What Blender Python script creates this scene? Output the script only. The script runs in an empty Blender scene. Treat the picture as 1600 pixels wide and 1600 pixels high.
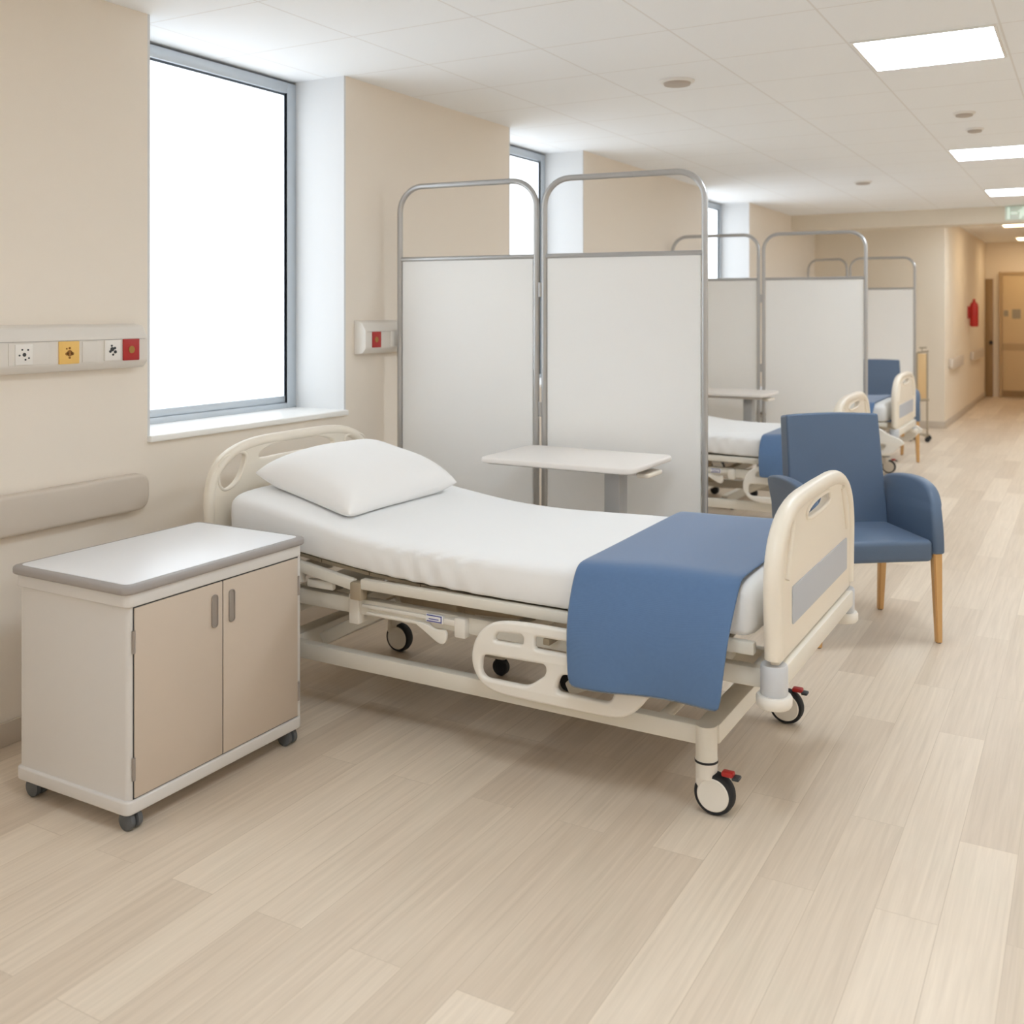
import bpy, bmesh, math, random
from mathutils import Vector, Matrix
random.seed(4)
PI = math.pi
S = bpy.context.scene
COL = S.collection

# ------------------------------------------------------------------ materials
def lin(c):
    return tuple(((v/255)/12.92 if v/255 <= .04045 else ((v/255+.055)/1.055)**2.4) for v in c)

def mat(name, rgb, rough=.5, metal=0.0, spec=.5, bump=None, coat=0.0, vary=None):
    m = bpy.data.materials.new(name); m.use_nodes = True
    nt = m.node_tree; b = nt.nodes['Principled BSDF']
    col = (*lin(rgb), 1)
    b.inputs['Base Color'].default_value = col
    b.inputs['Roughness'].default_value = rough
    b.inputs['Metallic'].default_value = metal
    b.inputs['Specular IOR Level'].default_value = spec
    b.inputs['Coat Weight'].default_value = coat
    tc = nt.nodes.new('ShaderNodeTexCoord')
    if vary:                                   # soft mottling of the paint / fibre
        scale, amt = vary
        n = nt.nodes.new('ShaderNodeTexNoise'); n.inputs['Scale'].default_value = scale
        n.inputs['Detail'].default_value = 4
        mx = nt.nodes.new('ShaderNodeMix'); mx.data_type = 'RGBA'
        mx.inputs['A'].default_value = tuple(v*(1-amt) for v in col[:3])+(1,)
        mx.inputs['B'].default_value = tuple(min(1, v*(1+amt)) for v in col[:3])+(1,)
        nt.links.new(tc.outputs['Object'], n.inputs['Vector'])
        nt.links.new(n.outputs['Fac'], mx.inputs['Factor'])
        nt.links.new(mx.outputs['Result'], b.inputs['Base Color'])
    if bump:
        kind, scale, strength = bump
        if kind == 'weave':
            w1 = nt.nodes.new('ShaderNodeTexWave'); w1.bands_direction = 'X'
            w2 = nt.nodes.new('ShaderNodeTexWave'); w2.bands_direction = 'Y'
            for w in (w1, w2):
                w.inputs['Scale'].default_value = scale; w.inputs['Distortion'].default_value = 1.5
                w.inputs['Detail'].default_value = 2
                nt.links.new(tc.outputs['Object'], w.inputs['Vector'])
            n = nt.nodes.new('ShaderNodeMath'); n.operation = 'ADD'
            nt.links.new(w1.outputs['Fac'], n.inputs[0]); nt.links.new(w2.outputs['Fac'], n.inputs[1])
            out = n.outputs[0]
        else:
            n = nt.nodes.new('ShaderNodeTexNoise'); n.inputs['Scale'].default_value = scale
            n.inputs['Detail'].default_value = 5
            nt.links.new(tc.outputs['Object'], n.inputs['Vector'])
            out = n.outputs['Fac']
        bp = nt.nodes.new('ShaderNodeBump'); bp.inputs['Strength'].default_value = strength
        bp.inputs['Distance'].default_value = .01
        nt.links.new(out, bp.inputs['Height']); nt.links.new(bp.outputs['Normal'], b.inputs['Normal'])
    return m

def emit(name, rgb, strength):
    m = bpy.data.materials.new(name); m.use_nodes = True
    nt = m.node_tree; b = nt.nodes['Principled BSDF']
    b.inputs['Base Color'].default_value = (.8, .8, .8, 1)
    b.inputs['Roughness'].default_value = .35
    b.inputs['Emission Color'].default_value = (*lin(rgb), 1)
    b.inputs['Emission Strength'].default_value = strength
    return m

def floor_mat():
    m = bpy.data.materials.new('oak_planks'); m.use_nodes = True
    nt = m.node_tree; b = nt.nodes['Principled BSDF']; L = nt.links.new
    tc = nt.nodes.new('ShaderNodeTexCoord')
    mp = nt.nodes.new('ShaderNodeMapping'); mp.inputs['Rotation'].default_value = (0, 0, PI/2)
    mp.inputs['Location'].default_value = (.21, .045, 0)
    L(tc.outputs['Object'], mp.inputs['Vector'])
    def brick(c1, c2, mortar, w):
        br = nt.nodes.new('ShaderNodeTexBrick')
        br.offset = .37; br.offset_frequency = 2; br.squash = 1
        br.inputs['Color1'].default_value = c1; br.inputs['Color2'].default_value = c2
        br.inputs['Mortar'].default_value = mortar
        br.inputs['Scale'].default_value = 1; br.inputs['Mortar Size'].default_value = .0011
        br.inputs['Mortar Smooth'].default_value = .2; br.inputs['Bias'].default_value = 0
        br.inputs['Brick Width'].default_value = w; br.inputs['Row Height'].default_value = .147
        L(mp.outputs['Vector'], br.inputs['Vector']); return br
    br = brick((*lin(FL1), 1), (*lin(FL2), 1), (*lin(FLM), 1), 1.22)
    # grain stretched along the plank
    mg = nt.nodes.new('ShaderNodeMapping'); mg.inputs['Scale'].default_value = (75, 2.2, 1)
    L(tc.outputs['Object'], mg.inputs['Vector'])
    # every plank gets its own grain offset
    rnd = brick((0, 0, 0, 1), (1, 1, 1, 1), (0, 0, 0, 1), 1.22)
    sc = nt.nodes.new('ShaderNodeVectorMath'); sc.operation = 'SCALE'; sc.inputs['Scale'].default_value = 31
    ad = nt.nodes.new('ShaderNodeVectorMath'); ad.operation = 'ADD'
    L(rnd.outputs['Color'], sc.inputs[0]); L(mg.outputs['Vector'], ad.inputs[0]); L(sc.outputs['Vector'], ad.inputs[1])
    n = nt.nodes.new('ShaderNodeTexNoise'); n.inputs['Scale'].default_value = 1
    n.inputs['Detail'].default_value = 6; n.inputs['Roughness'].default_value = .6; n.inputs['Distortion'].default_value = .4
    L(ad.outputs['Vector'], n.inputs['Vector'])
    rp = nt.nodes.new('ShaderNodeValToRGB')
    rp.color_ramp.elements[0].position = .3; rp.color_ramp.elements[0].color = (.89, .875, .855, 1)
    rp.color_ramp.elements[1].position = .7; rp.color_ramp.elements[1].color = (1.04, 1.04, 1.04, 1)
    L(n.outputs['Fac'], rp.inputs['Fac'])
    mx = nt.nodes.new('ShaderNodeMix'); mx.data_type = 'RGBA'; mx.blend_type = 'MULTIPLY'
    mx.inputs['Factor'].default_value = 1
    L(br.outputs['Color'], mx.inputs['A']); L(rp.outputs['Color'], mx.inputs['B'])
    L(mx.outputs['Result'], b.inputs['Base Color'])
    b.inputs['Roughness'].default_value = .42; b.inputs['Specular IOR Level'].default_value = .35
    bp = nt.nodes.new('ShaderNodeBump'); bp.inputs['Strength'].default_value = .08; bp.inputs['Distance'].default_value = .002
    L(n.outputs['Fac'], bp.inputs['Height']); L(bp.outputs['Normal'], b.inputs['Normal'])
    return m

def ceiling_mat():
    m = bpy.data.materials.new('ceiling_tiles'); m.use_nodes = True
    nt = m.node_tree; b = nt.nodes['Principled BSDF']; L = nt.links.new
    tc = nt.nodes.new('ShaderNodeTexCoord')
    mp = nt.nodes.new('ShaderNodeMapping'); mp.inputs['Location'].default_value = (-.49+.6*4, -4.575+.567*14, 0)
    L(tc.outputs['Object'], mp.inputs['Vector'])
    br = nt.nodes.new('ShaderNodeTexBrick'); br.offset = 0; br.squash = 1
    br.inputs['Color1'].default_value = (*lin(CEIL), 1); br.inputs['Color2'].default_value = (*lin(CEIL), 1)
    br.inputs['Mortar'].default_value = (*lin(CEILM), 1)
    br.inputs['Scale'].default_value = 1; br.inputs['Mortar Size'].default_value = .005
    br.inputs['Mortar Smooth'].default_value = .3
    br.inputs['Brick Width'].default_value = .6; br.inputs['Row Height'].default_value = .567
    L(mp.outputs['Vector'], br.inputs['Vector'])
    n = nt.nodes.new('ShaderNodeTexNoise'); n.inputs['Scale'].default_value = 180
    L(tc.outputs['Object'], n.inputs['Vector'])
    bp = nt.nodes.new('ShaderNodeBump'); bp.inputs['Strength'].default_value = .08; bp.inputs['Distance'].default_value = .003
    L(n.outputs['Fac'], bp.inputs['Height']); L(bp.outputs['Normal'], b.inputs['Normal'])
    L(br.outputs['Color'], b.inputs['Base Color']); b.inputs['Roughness'].default_value = .9
    b.inputs['Specular IOR Level'].default_value = .2
    return m

def wood_mat(name, a, c):
    m = bpy.data.materials.new(name); m.use_nodes = True
    nt = m.node_tree; b = nt.nodes['Principled BSDF']; L = nt.links.new
    tc = nt.nodes.new('ShaderNodeTexCoord')
    mg = nt.nodes.new('ShaderNodeMapping'); mg.inputs['Scale'].default_value = (60, 60, 4)
    n = nt.nodes.new('ShaderNodeTexNoise'); n.inputs['Scale'].default_value = 1; n.inputs['Detail'].default_value = 5
    mx = nt.nodes.new('ShaderNodeMix'); mx.data_type = 'RGBA'
    mx.inputs['A'].default_value = (*lin(a), 1); mx.inputs['B'].default_value = (*lin(c), 1)
    L(tc.outputs['Object'], mg.inputs['Vector']); L(mg.outputs['Vector'], n.inputs['Vector'])
    L(n.outputs['Fac'], mx.inputs['Factor']); L(mx.outputs['Result'], b.inputs['Base Color'])
    b.inputs['Roughness'].default_value = .4
    return m

FL1, FL2, FLM = (211, 194, 174), (231, 216, 197), (206, 189, 168)
CEIL, CEILM = (245, 247, 249), (233, 232, 231)
M = dict(
    floor=floor_mat(), ceiling=ceiling_mat(),
    wall=mat('wall_paint', (238, 229, 217), .85, spec=.25, bump=('noise', 220, .04), vary=(1.5, .01)),
    wall_far=mat('corridor_paint', (236, 225, 208), .85, spec=.25, bump=('noise', 220, .04), vary=(1.5, .01)),
    reveal=mat('reveal_daylight_white', (222, 223, 224), .8, spec=.25, bump=('noise', 220, .03)),  # neutral white instead of wall cream: window daylight put into the colour
    beam=mat('beam_paint', (228, 219, 204), .85, spec=.25, bump=('noise', 220, .03)),
    skirting=mat('skirting_vinyl', (200, 188, 173), .6, vary=(6, .02)),
    sill=mat('sill_laminate', (246, 245, 242), .35, vary=(9, .01)),
    alu=mat('window_aluminium', (200, 208, 216), .4, .35, vary=(14, .02)),
    gasket=mat('dark_gasket', (96, 106, 116), .6, vary=(14, .03)),
    pane=emit('daylit_frosted_pane', (238, 247, 255), 1.9),
    lamp=emit('lamp_diffuser', (231, 244, 255), 22.0),
    lamp_warm=emit('corridor_lamp_diffuser', (255, 228, 188), 9.0),
    lampframe=mat('lamp_frame_white', (236, 234, 230), .5, vary=(20, .01)),
    trunk=mat('trunking_plastic', (226, 220, 212), .45, vary=(12, .01)),
    plate=mat('socket_plate', (236, 232, 226), .35, vary=(30, .01)),
    red=mat('red_socket', (176, 38, 34), .4, vary=(30, .03)),
    yellow=mat('yellow_outlet', (240, 196, 110), .4, vary=(30, .03)),
    brass=mat('brass_core', (168, 128, 70), .35, .6, vary=(30, .05)),
    gold=mat('dark_gold', (150, 100, 36), .5, vary=(30, .05)),
    dark=mat('dark_plastic', (52, 54, 56), .5, vary=(20, .05)),
    black=mat('black_rubber', (34, 34, 36), .7, vary=(20, .05)),
    tyre=mat('tyre_rubber', (92, 94, 96), .6, vary=(20, .05)),
    bumper=mat('wall_guard_vinyl', (208, 197, 184), .5, vary=(5, .01)),
    cab=mat('cabinet_laminate', (217, 213, 209), .38, vary=(3, .008)),
    door=mat('cabinet_door_laminate', (202, 187, 171), .4, vary=(3, .008)),
    cabtop=mat('cabinet_top_laminate', (236, 237, 240), .3, vary=(3, .008)),
    edge=mat('grey_edging', (160, 154, 150), .45, vary=(20, .02)),
    handle=mat('grey_handle', (150, 140, 132), .45, vary=(30, .02)),
    cream=mat('bed_cream_plastic', (234, 225, 210), .36, vary=(6, .008)),
    creamw=mat('bed_white_plastic', (234, 229, 220), .36, vary=(6, .008)),
    steel=mat('bed_painted_steel', (228, 223, 212), .4, vary=(9, .01)),
    steeld=mat('bed_mechanism_steel', (176, 162, 140), .5, .2, vary=(12, .04)),
    inset=mat('grey_blue_inset', (184, 189, 198), .45, vary=(12, .01)),
    rollgrey=mat('roller_grey', (204, 206, 210), .4, vary=(12, .01)),
    label=mat('label_white', (240, 240, 240), .4, vary=(40, .01)),
    labelblue=mat('label_blue', (78, 84, 160), .4, vary=(40, .02)),
    sheet=mat('white_cotton_sheet', (240, 240, 240), .85, spec=.2, bump=('noise', 9, .10)),
    pillow=mat('white_cotton_pillow', (243, 242, 241), .85, spec=.2, bump=('noise', 16, .08)),
    blanket=mat('blue_blanket', (94, 120, 156), .9, spec=.15, bump=('weave', 130, .12), vary=(70, .06)),
    vinyl=mat('blue_vinyl', (88, 106, 130), .45, spec=.4, bump=('noise', 140, .05), vary=(8, .03)),
    oak=wood_mat('oak_leg', (206, 158, 98), (222, 178, 120)),
    chrome=mat('satin_tube', (186, 186, 186), .3, .75, vary=(20, .02)),
    screen=mat('screen_fabric', (247, 247, 246), .7, spec=.3, bump=('weave', 90, .03)),
    tabletop=mat('table_laminate', (232, 226, 220), .35, vary=(5, .008)),
    tablecol=mat('table_column', (178, 178, 178), .4, .4, vary=(12, .02)),
    tan=mat('tan_board', (224, 190, 140), .5, vary=(9, .02)),
    doorleaf=mat('corridor_door', (214, 190, 150), .5, vary=(3, .015)),
    doorframe=mat('corridor_door_frame', (186, 160, 122), .5, vary=(9, .02)),
    brownframe=mat('brown_door_frame', (150, 122, 84), .5, vary=(9, .03)),
    plaque=mat('grey_plaque', (160, 150, 132), .5, vary=(20, .02)),
    exgreen=emit('exit_sign_green', (34, 112, 80), .4),
    exwhite=emit('exit_sign_white', (190, 232, 206), .6),
    vent=mat('vent_grey', (186, 176, 166), .6, vary=(20, .02)),
)

# ------------------------------------------------------------------ mesh tools
class MB:
    def __init__(s): s.bm = bmesh.new()
    def _merge(s, b):
        me = bpy.data.meshes.new('tmp'); b.to_mesh(me); b.free(); s.bm.from_mesh(me); bpy.data.meshes.remove(me)
    def box(s, x0, x1, y0, y1, z0, z1, bev=0.0, seg=3, mtx=None, taper=None):
        b = bmesh.new(); bmesh.ops.create_cube(b, size=1)
        for v in b.verts:
            v.co = Vector(((x0+x1)/2+v.co.x*(x1-x0), (y0+y1)/2+v.co.y*(y1-y0), (z0+z1)/2+v.co.z*(z1-z0)))
        if taper:
            for v in b.verts: v.co = taper(v.co)
        if bev: bmesh.ops.bevel(b, geom=list(b.edges), offset=bev, segments=seg, profile=.5, affect='EDGES')
        if mtx: b.transform(mtx)
        s._merge(b); return s
    def cyl(s, p0, p1, r, r2=None, n=24):
        p0, p1 = Vector(p0), Vector(p1); d = p1-p0
        b = bmesh.new()
        bmesh.ops.create_cone(b, cap_ends=True, segments=n, radius1=r, radius2=r if r2 is None else r2, depth=d.length)
        q = Vector((0, 0, 1)).rotation_difference(d.normalized()).to_matrix().to_4x4()
        b.transform(Matrix.Translation((p0+p1)/2) @ q); s._merge(b); return s
    def lathe(s, prof, axis=(0, 0, 1), at=(0, 0, 0), n=32):
        b = bmesh.new(); rings = []
        for r, h in prof:
            rings.append([b.verts.new((r*math.cos(2*PI*i/n), r*math.sin(2*PI*i/n), h)) for i in range(n)])
        for a, c in zip(rings, rings[1:]):
            for i in range(n): b.faces.new((a[i], a[(i+1) % n], c[(i+1) % n], c[i]))
        b.faces.new(rings[0][::-1]); b.faces.new(rings[-1])
        bmesh.ops.remove_doubles(b, verts=b.verts, dist=1e-6)
        bmesh.ops.recalc_face_normals(b, faces=b.faces)
        q = Vector((0, 0, 1)).rotation_difference(Vector(axis).normalized()).to_matrix().to_4x4()
        b.transform(Matrix.Translation(at) @ q); s._merge(b); return s
    def curve(s, cu, mtx=None):
        ob = bpy.data.objects.new('tmpc', cu); COL.objects.link(ob)
        dg = bpy.context.evaluated_depsgraph_get()
        me = bpy.data.meshes.new_from_object(ob.evaluated_get(dg))
        if mtx: me.transform(mtx)
        s.bm.from_mesh(me); bpy.data.objects.remove(ob); bpy.data.curves.remove(cu); bpy.data.meshes.remove(me); return s
    def tube(s, pts, r, closed=False, res=4):
        cu = bpy.data.curves.new('c', 'CURVE'); cu.dimensions = '3D'; cu.bevel_depth = r; cu.bevel_resolution = res
        cu.use_fill_caps = True
        sp = cu.splines.new('POLY'); sp.points.add(len(pts)-1); sp.use_cyclic_u = closed
        for p, q in zip(sp.points, pts): p.co = (*q, 1)
        return s.curve(cu)
    def plate(s, outline, holes, t, bev, mtx):
        cu = bpy.data.curves.new('c', 'CURVE'); cu.dimensions = '2D'; cu.fill_mode = 'BOTH'
        cu.extrude = max(t/2-bev, .0005); cu.bevel_depth = bev; cu.bevel_resolution = 3; cu.offset = -bev
        for pl in [outline]+holes:
            sp = cu.splines.new('POLY'); sp.points.add(len(pl)-1); sp.use_cyclic_u = True
            for p, q in zip(sp.points, pl): p.co = (q[0], q[1], 0, 1)
        return s.curve(cu, mtx)
    def build(s, name, m, parent=None, loc=(0, 0, 0), sharp=38, label=None):
        bmesh.ops.remove_doubles(s.bm, verts=s.bm.verts, dist=1e-5)
        me = bpy.data.meshes.new(name); s.bm.to_mesh(me); s.bm.free()
        me.materials.append(m)
        me.polygons.foreach_set('use_smooth', [True]*len(me.polygons)); me.set_sharp_from_angle(angle=math.radians(sharp))
        o = bpy.data.objects.new(name, me); COL.objects.link(o); o.location = loc
        if parent: o.parent = parent
        if label: o['label'] = label
        return o

XZ = Matrix(((1, 0, 0, 0), (0, 0, -1, 0), (0, 1, 0, 0), (0, 0, 0, 1)))     # plate (u,v) -> x,z
YZ = Matrix(((0, 0, 1, 0), (1, 0, 0, 0), (0, 1, 0, 0), (0, 0, 0, 1)))      # plate (u,v) -> y,z
T = Matrix.Translation

def fillet(pts, r, n=6):
    out = []; N = len(pts)
    for i in range(N):
        p, a, c = Vector(pts[i]), Vector(pts[i-1]), Vector(pts[(i+1) % N])
        ri = r[i] if isinstance(r, (list, tuple)) else r
        d1, d2 = (a-p), (c-p); k = min(ri, d1.length*.49, d2.length*.49)
        q0, q1 = p+d1.normalized()*k, p+d2.normalized()*k
        for j in range(n+1):
            t = j/n; out.append(tuple(q0*(1-t)**2+p*2*t*(1-t)+q1*t*t))
    return out
def smooth(pts, it=2, closed=True):
    for _ in range(it):
        o = []
        n = len(pts)
        rng = range(n) if closed else range(n-1)
        if not closed: o.append(pts[0])
        for i in rng:
            a, c = Vector(pts[i]), Vector(pts[(i+1) % n]); o += [tuple(a*.75+c*.25), tuple(a*.25+c*.75)]
        if not closed: o.append(pts[-1])
        pts = o
    return pts
def interp(x, tab):
    if x <= tab[0][0]: return tab[0][1]
    for (a, b), (c, d) in zip(tab, tab[1:]):
        if x <= c:
            t = (x-a)/(c-a); return b+(d-b)*t
    return tab[-1][1]
def spl(x, tab):                       # smoothed table
    return sum(interp(x+o, tab) for o in (-.09, -.06, -.03, 0, .03, .06, .09))/7

def tag(o, label=None, cat=None, group=None, kind=None):
    if label: o['label'] = label
    if cat: o['category'] = cat
    if group: o['group'] = group
    if kind: o['kind'] = kind
    return o
def thing(name, label, cat, loc=(0, 0, 0), rz=0, group=None):
    o = bpy.data.objects.new(name, None); COL.objects.link(o); o.empty_display_size = .1
    o.location = loc; o.rotation_euler = (0, 0, rz); return tag(o, label, cat, group)
def struct(o, label=None, cat=None): return tag(o, label, cat, kind='structure')
def dup(o, parent=None):
    c = o.copy(); COL.objects.link(c)
    if parent: c.parent = parent
    for ch in list(o.children): dup(ch, c)
    return c

# ------------------------------------------------------------------ the room
HC = 2.64          # ceiling height
YF = 13.8          # far wall of the ward
XC = 1.6           # corridor's left wall
YE = 19.3          # corridor end wall
WINS = [(-2.9, -1.7), (.1, 1.3), (2.78, 4.0), (5.63, 6.72), (9.3, 10.84)]  # first two windows are out of view, added to light the near end
D = .31
SILL = .965

struct(MB().box(-.5, 6.5, -4.2, YE+.3, -.12, 0).build('floor', M['floor']), 'pale oak plank floor of the ward and corridor', 'floor')
struct(MB().box(-.5, 6.5, -4.2, YE+.3, HC, HC+.1).build('ceiling', M['ceiling']), 'white tiled suspended ceiling over the ward', 'ceiling')
w = MB(); yb = -4.2
for a, b in WINS:
    w.box(-.5, 0, yb, a, 0, HC); w.box(-.5, 0, a, b, 0, SILL-.002); w.box(-.5, -D-.07, a, b, SILL-.002, HC); yb = b
w.box(-.5, 0, yb, YF+.2, 0, HC)
struct(w.build('wall_left', M['wall']), 'cream window wall on the left', 'wall')
struct(MB().box(-.5, XC, YF, YF+.2, 0, HC).build('wall_back', M['wall_far']), 'cream end wall of the ward left of the corridor', 'wall')
struct(MB().box(XC-.2, XC, YF+.2, YE, 0, HC).build('wall_corridor', M['wall_far']), 'warm cream left wall of the corridor', 'wall')
struct(MB().box(XC-.2, 6.5, YE, YE+.2, 0, HC).build('wall_end', M['wall_far']), 'cream wall closing the corridor', 'wall')
struct(MB().box(6.4, 6.6, -4.2, YE, 0, HC).build('wall_right', M['wall']), 'cream right wall of the ward', 'wall')
struct(MB().box(4.7, 6.4, YF, YF+.2, 0, HC).box(4.7, 4.9, YF+.2, YE, 0, HC).build('wall_corridor_right', M['wall_far']), 'cream right wall of the corridor', 'wall')
struct(MB().box(-.5, 6.6, -4.4, -4.2, 0, HC).build('wall_front', M['wall']), 'cream wall behind the viewer', 'wall')
struct(MB().box(0, 6.4, 12.6, 12.95, 2.455, HC).build('trim_1', M['beam']), 'cream ceiling beam across the ward end', 'beam')
struct(MB().box(0, .012, -4.2, YF, 0, .082, .004, 2).build('baseboard_left', M['skirting']), 'beige vinyl skirting along the window wall', 'baseboard')
struct(MB().box(0, XC, YF-.012, YF, 0, .09, .004, 2).build('baseboard_back', M['skirting']), 'beige skirting along the ward end wall', 'baseboard')
struct(MB().box(XC, XC+.012, YF, YE, 0, .09, .004, 2).build('baseboard_corridor', M['skirting']), 'beige skirting along the corridor wall', 'baseboard')

for i, (a, b) in enumerate(WINS):
    n = i+1
    fr = MB()
    x0, x1 = -D-.07, -D
    top = HC-.012
    fr.box(x0, x1, a, a+.06, SILL, top, .004, 2).box(x0, x1, b-.075, b, SILL, top, .004, 2)
    fr.box(x0, x1, a+.06, b-.075, top-.055, top, .004, 2).box(x0, x1, a+.06, b-.075, SILL, SILL+.05, .004, 2)
    # inner sash rails, set back a little
    fr.box(x0, x1-.012, a+.06, b-.075, SILL+.05, SILL+.085, .004, 2)
    fo = struct(fr.build('window_%d' % n, M['alu']),
                'tall window with frosted daylit pane and grey aluminium frame', 'window')
    MB().box(x0-.0, x1-.020, a+.06, b-.080, SILL+.085, top-.065).build('pane', M['pane'], fo)
    g = MB().box(x0, x1-.016, b-.080, b-.075, SILL+.085, top-.055).box(x0, x1-.016, a+.06, b-.080, top-.065, top-.055)
    g.build('gasket', M['gasket'], fo)
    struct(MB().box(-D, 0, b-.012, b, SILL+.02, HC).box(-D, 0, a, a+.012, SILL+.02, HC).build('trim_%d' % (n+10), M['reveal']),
           'window reveal lining, daylight on the wall put into its white colour', 'reveal')
    struct(MB().box(-D-.03, .022, a-.001, b+.001, SILL-.002, SILL+.024, .006, 3).build('trim_%d' % (n+20), M['sill']),
           'white window sill board', 'sill')

# ------------------------------------------------------------------ ceiling fittings
def ceiling_light(x, y, label, m):
    t = thing('ceiling_light', label, 'ceiling light', (x, y, HC), 0, 'square ceiling light panels')
    w, l = .275, .289
    f = MB()
    f.box(-w-.012, w+.012, -l-.012, -l, -.008, -.0005).box(-w-.012, w+.012, l, l+.012, -.008, -.0005)
    f.box(-w-.012, -w, -l, l, -.008, -.0005).box(w, w+.012, -l, l, -.008, -.0005)
    f.build('frame', M['lampframe'], t)
    MB().box(-w, w, -l, l, -.006, -.0005).build('diffuser', m, t)
    return t
ceiling_light(2.59, 4.87, 'bright square ceiling panel nearest the viewer, above the blue armchair', M['lamp'])
ceiling_light(2.59, 8.28, 'bright ceiling panel second from the front, at the right edge', M['lamp'])
ceiling_light(2.59, 11.1, 'bright ceiling panel just in front of the beam and exit sign', M['lamp'])
ceiling_light(2.59, 1.45, 'unseen ceiling panel overhead, added for light', M['lamp'])  # this panel and the next are unseen, added to raise the light level
ceiling_light(2.59, -1.9, 'unseen ceiling panel behind the viewer, added for light', M['lamp'])
for yy, lb in ((-1.9, 'behind the viewer'), (1.45, 'beside the viewer'), (4.87, 'level with the near armchair'), (8.28, 'level with the second bed'), (11.1, 'level with the farthest bed')):  # whole right-hand row is out of view, added as extra light
    ceiling_light(5.05, yy, 'unseen ceiling panel added for light in a right-hand row, '+lb, M['lamp'])
ceiling_light(2.59, 13.36, 'hidden ceiling panel added for light between the beam and the ward end wall', M['lamp'])  # hidden by the beam, added to brighten the end wall
for yy, lb in ((18.45, 'small warm ceiling panel in the corridor at the right edge'), (15.4, 'hidden warm ceiling panel added for light just inside the corridor behind the beam')):  # second one is hidden by the beam, added for more light
    ceiling_light(2.42, yy, lb, M['lamp_warm'])

def vent(x, y, r, name, label, cat):
    t = thing(name, label, cat, (x, y, HC))
    MB().lathe([(.0001, -.002), (r, -.0005), (r, -.006), (r*.9, -.012), (r*.8, -.012), (.0001, -.010)]).build('flange', M['lampframe'], t)
    MB().lathe([(.0001, -.012), (r*.78, -.012), (r*.74, -.022), (r*.5, -.026), (.0001, -.026)]).build('disc', M['vent'], t)
vent(1.39, 4.91, .088, 'ceiling_vent', 'round grey ceiling vent above the folding screen, largest of the ceiling discs', 'vent')
vent(2.56, 6.53, .062, 'smoke_detector', 'small round ceiling detector nearer of the close pair at right', 'smoke detector')
vent(2.56, 7.14, .055, 'smoke_detector', 'small round ceiling detector farther of the close pair at right', 'smoke detector')
vent(1.41, 9.59, .08, 'ceiling_vent', 'faint round ceiling vent farther back over the second screen', 'vent')

# exit sign on the beam
t = thing('exit_sign', 'green emergency exit sign fixed to the ceiling beam', 'sign', (2.535, 12.6, 2.48))
MB().box(-.17, .17, -.03, -.001, 0, .15, .004, 2).build('housing', M['exgreen'], t)
s = MB()
s.box(-.145, -.125, -.032, -.03, .012, .138).box(.10, .145, -.032, -.03, .012, .138)         # door leaves
man = [(-.03, .012), (-.012, .012), (.008, .055), (.022, .04), (.045, .04), (.045, .052), (.03, .052), (.016, .075), (.02, .092), (.045, .078), (.05, .09),
       (.016, .112), (-.012, .112), (-.04, .095), (-.035, .085), (-.012, .095), (-.02, .068)]
s.plate(man, [], .002, .0002, T((.0, -.031, 0)) @ XZ)
s.cyl((.012, -.032, .127), (.012, -.03, .127), .011)
s.box(-.11, -.05, -.032, -.03, .065, .085)
s.build('pictogram', M['exwhite'], t)

# ------------------------------------------------------------------ wall services
def trunking(y0, y1, label):
    t = thing('bedhead_panel', label, 'bedhead panel', (0, y0, 1.26), 0, 'bedhead service panels')
    prof = fillet([(0.001, 0), (.05, .004), (.072, .03), (.072, .118), (.045, .16), (0.001, .17)], [.002, .01, .008, .008, .01, .002], 4)
    b = bmesh.new(); L = y1-y0; rings = []
    for y in (0, L): rings.append([b.verts.new((p[0], y, p[1])) for p in prof])
    n = len(prof)
    for i in range(n): b.faces.new((rings[0][i], rings[0][(i+1) % n], rings[1][(i+1) % n], rings[1][i]))
    b.faces.new(rings[0]); b.faces.new(rings[1][::-1]); bmesh.ops.recalc_face_normals(b, faces=b.faces)
    m = MB(); m._merge(b); m.build('trunking', M['trunk'], t)
    MB().box(.0722, .0732, .01, L-.01, .112, .1135).build('seam', M['edge'], t)
    for yy in (-.0022, L): MB().plate(prof, [], .0022, .0005, T((0, yy+.0011, 0)) @ XZ).build('end_cap', M['plate'], t)
    return t
def socket(t, y, w, h, z, m, name, sym=None, symm=None, label=None):
    p = MB().box(.071, .0775, y-w/2, y+w/2, z-h/2, z+h/2, .002, 2).build(name, m, t, label=label)
    if sym:
        s = MB()
        for dy, dz, r in sym: s.cyl((.0775, y+dy, z+dz), (.0792, y+dy, z+dz), r, n=14)
        s.build('contact', symm, p)
t = trunking(1.2, 2.716, 'long service panel on the wall left of the near window')
SOCKS = t
YS = dict(a=2.195-1.2, b=2.371-1.2, c=2.555-1.2, d=2.639-1.2)
MB().box(.0722, .0745, YS['a']-.055, YS['a']+.10, .034, .108, .001, 2).build('blank_plate', M['trunk'], t)
MB().box(.0722, .0745, YS['b']+.055, YS['c']-.065, .034, .108, .001, 2).build('blank_plate', M['trunk'], t)
socket(t, YS['a'], .066, .07, .07, M['plate'], 'call_socket', [(0, 0, .0065), (-.018, -.002, .003), (.014, .016, .003), (-.008, .017, .003), (.004, -.017, .003), (.017, -.012, .003)], M['dark'])
socket(t, YS['b'], .082, .08, .071, M['yellow'], 'gas_outlet', [(0, -.002, .011), (-.011, -.004, .006), (.011, -.004, .006), (0, .016, .004), (-.012, .014, .003), (.0, -.018, .004)], M['gold'], 'yellow gas outlet')
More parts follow.
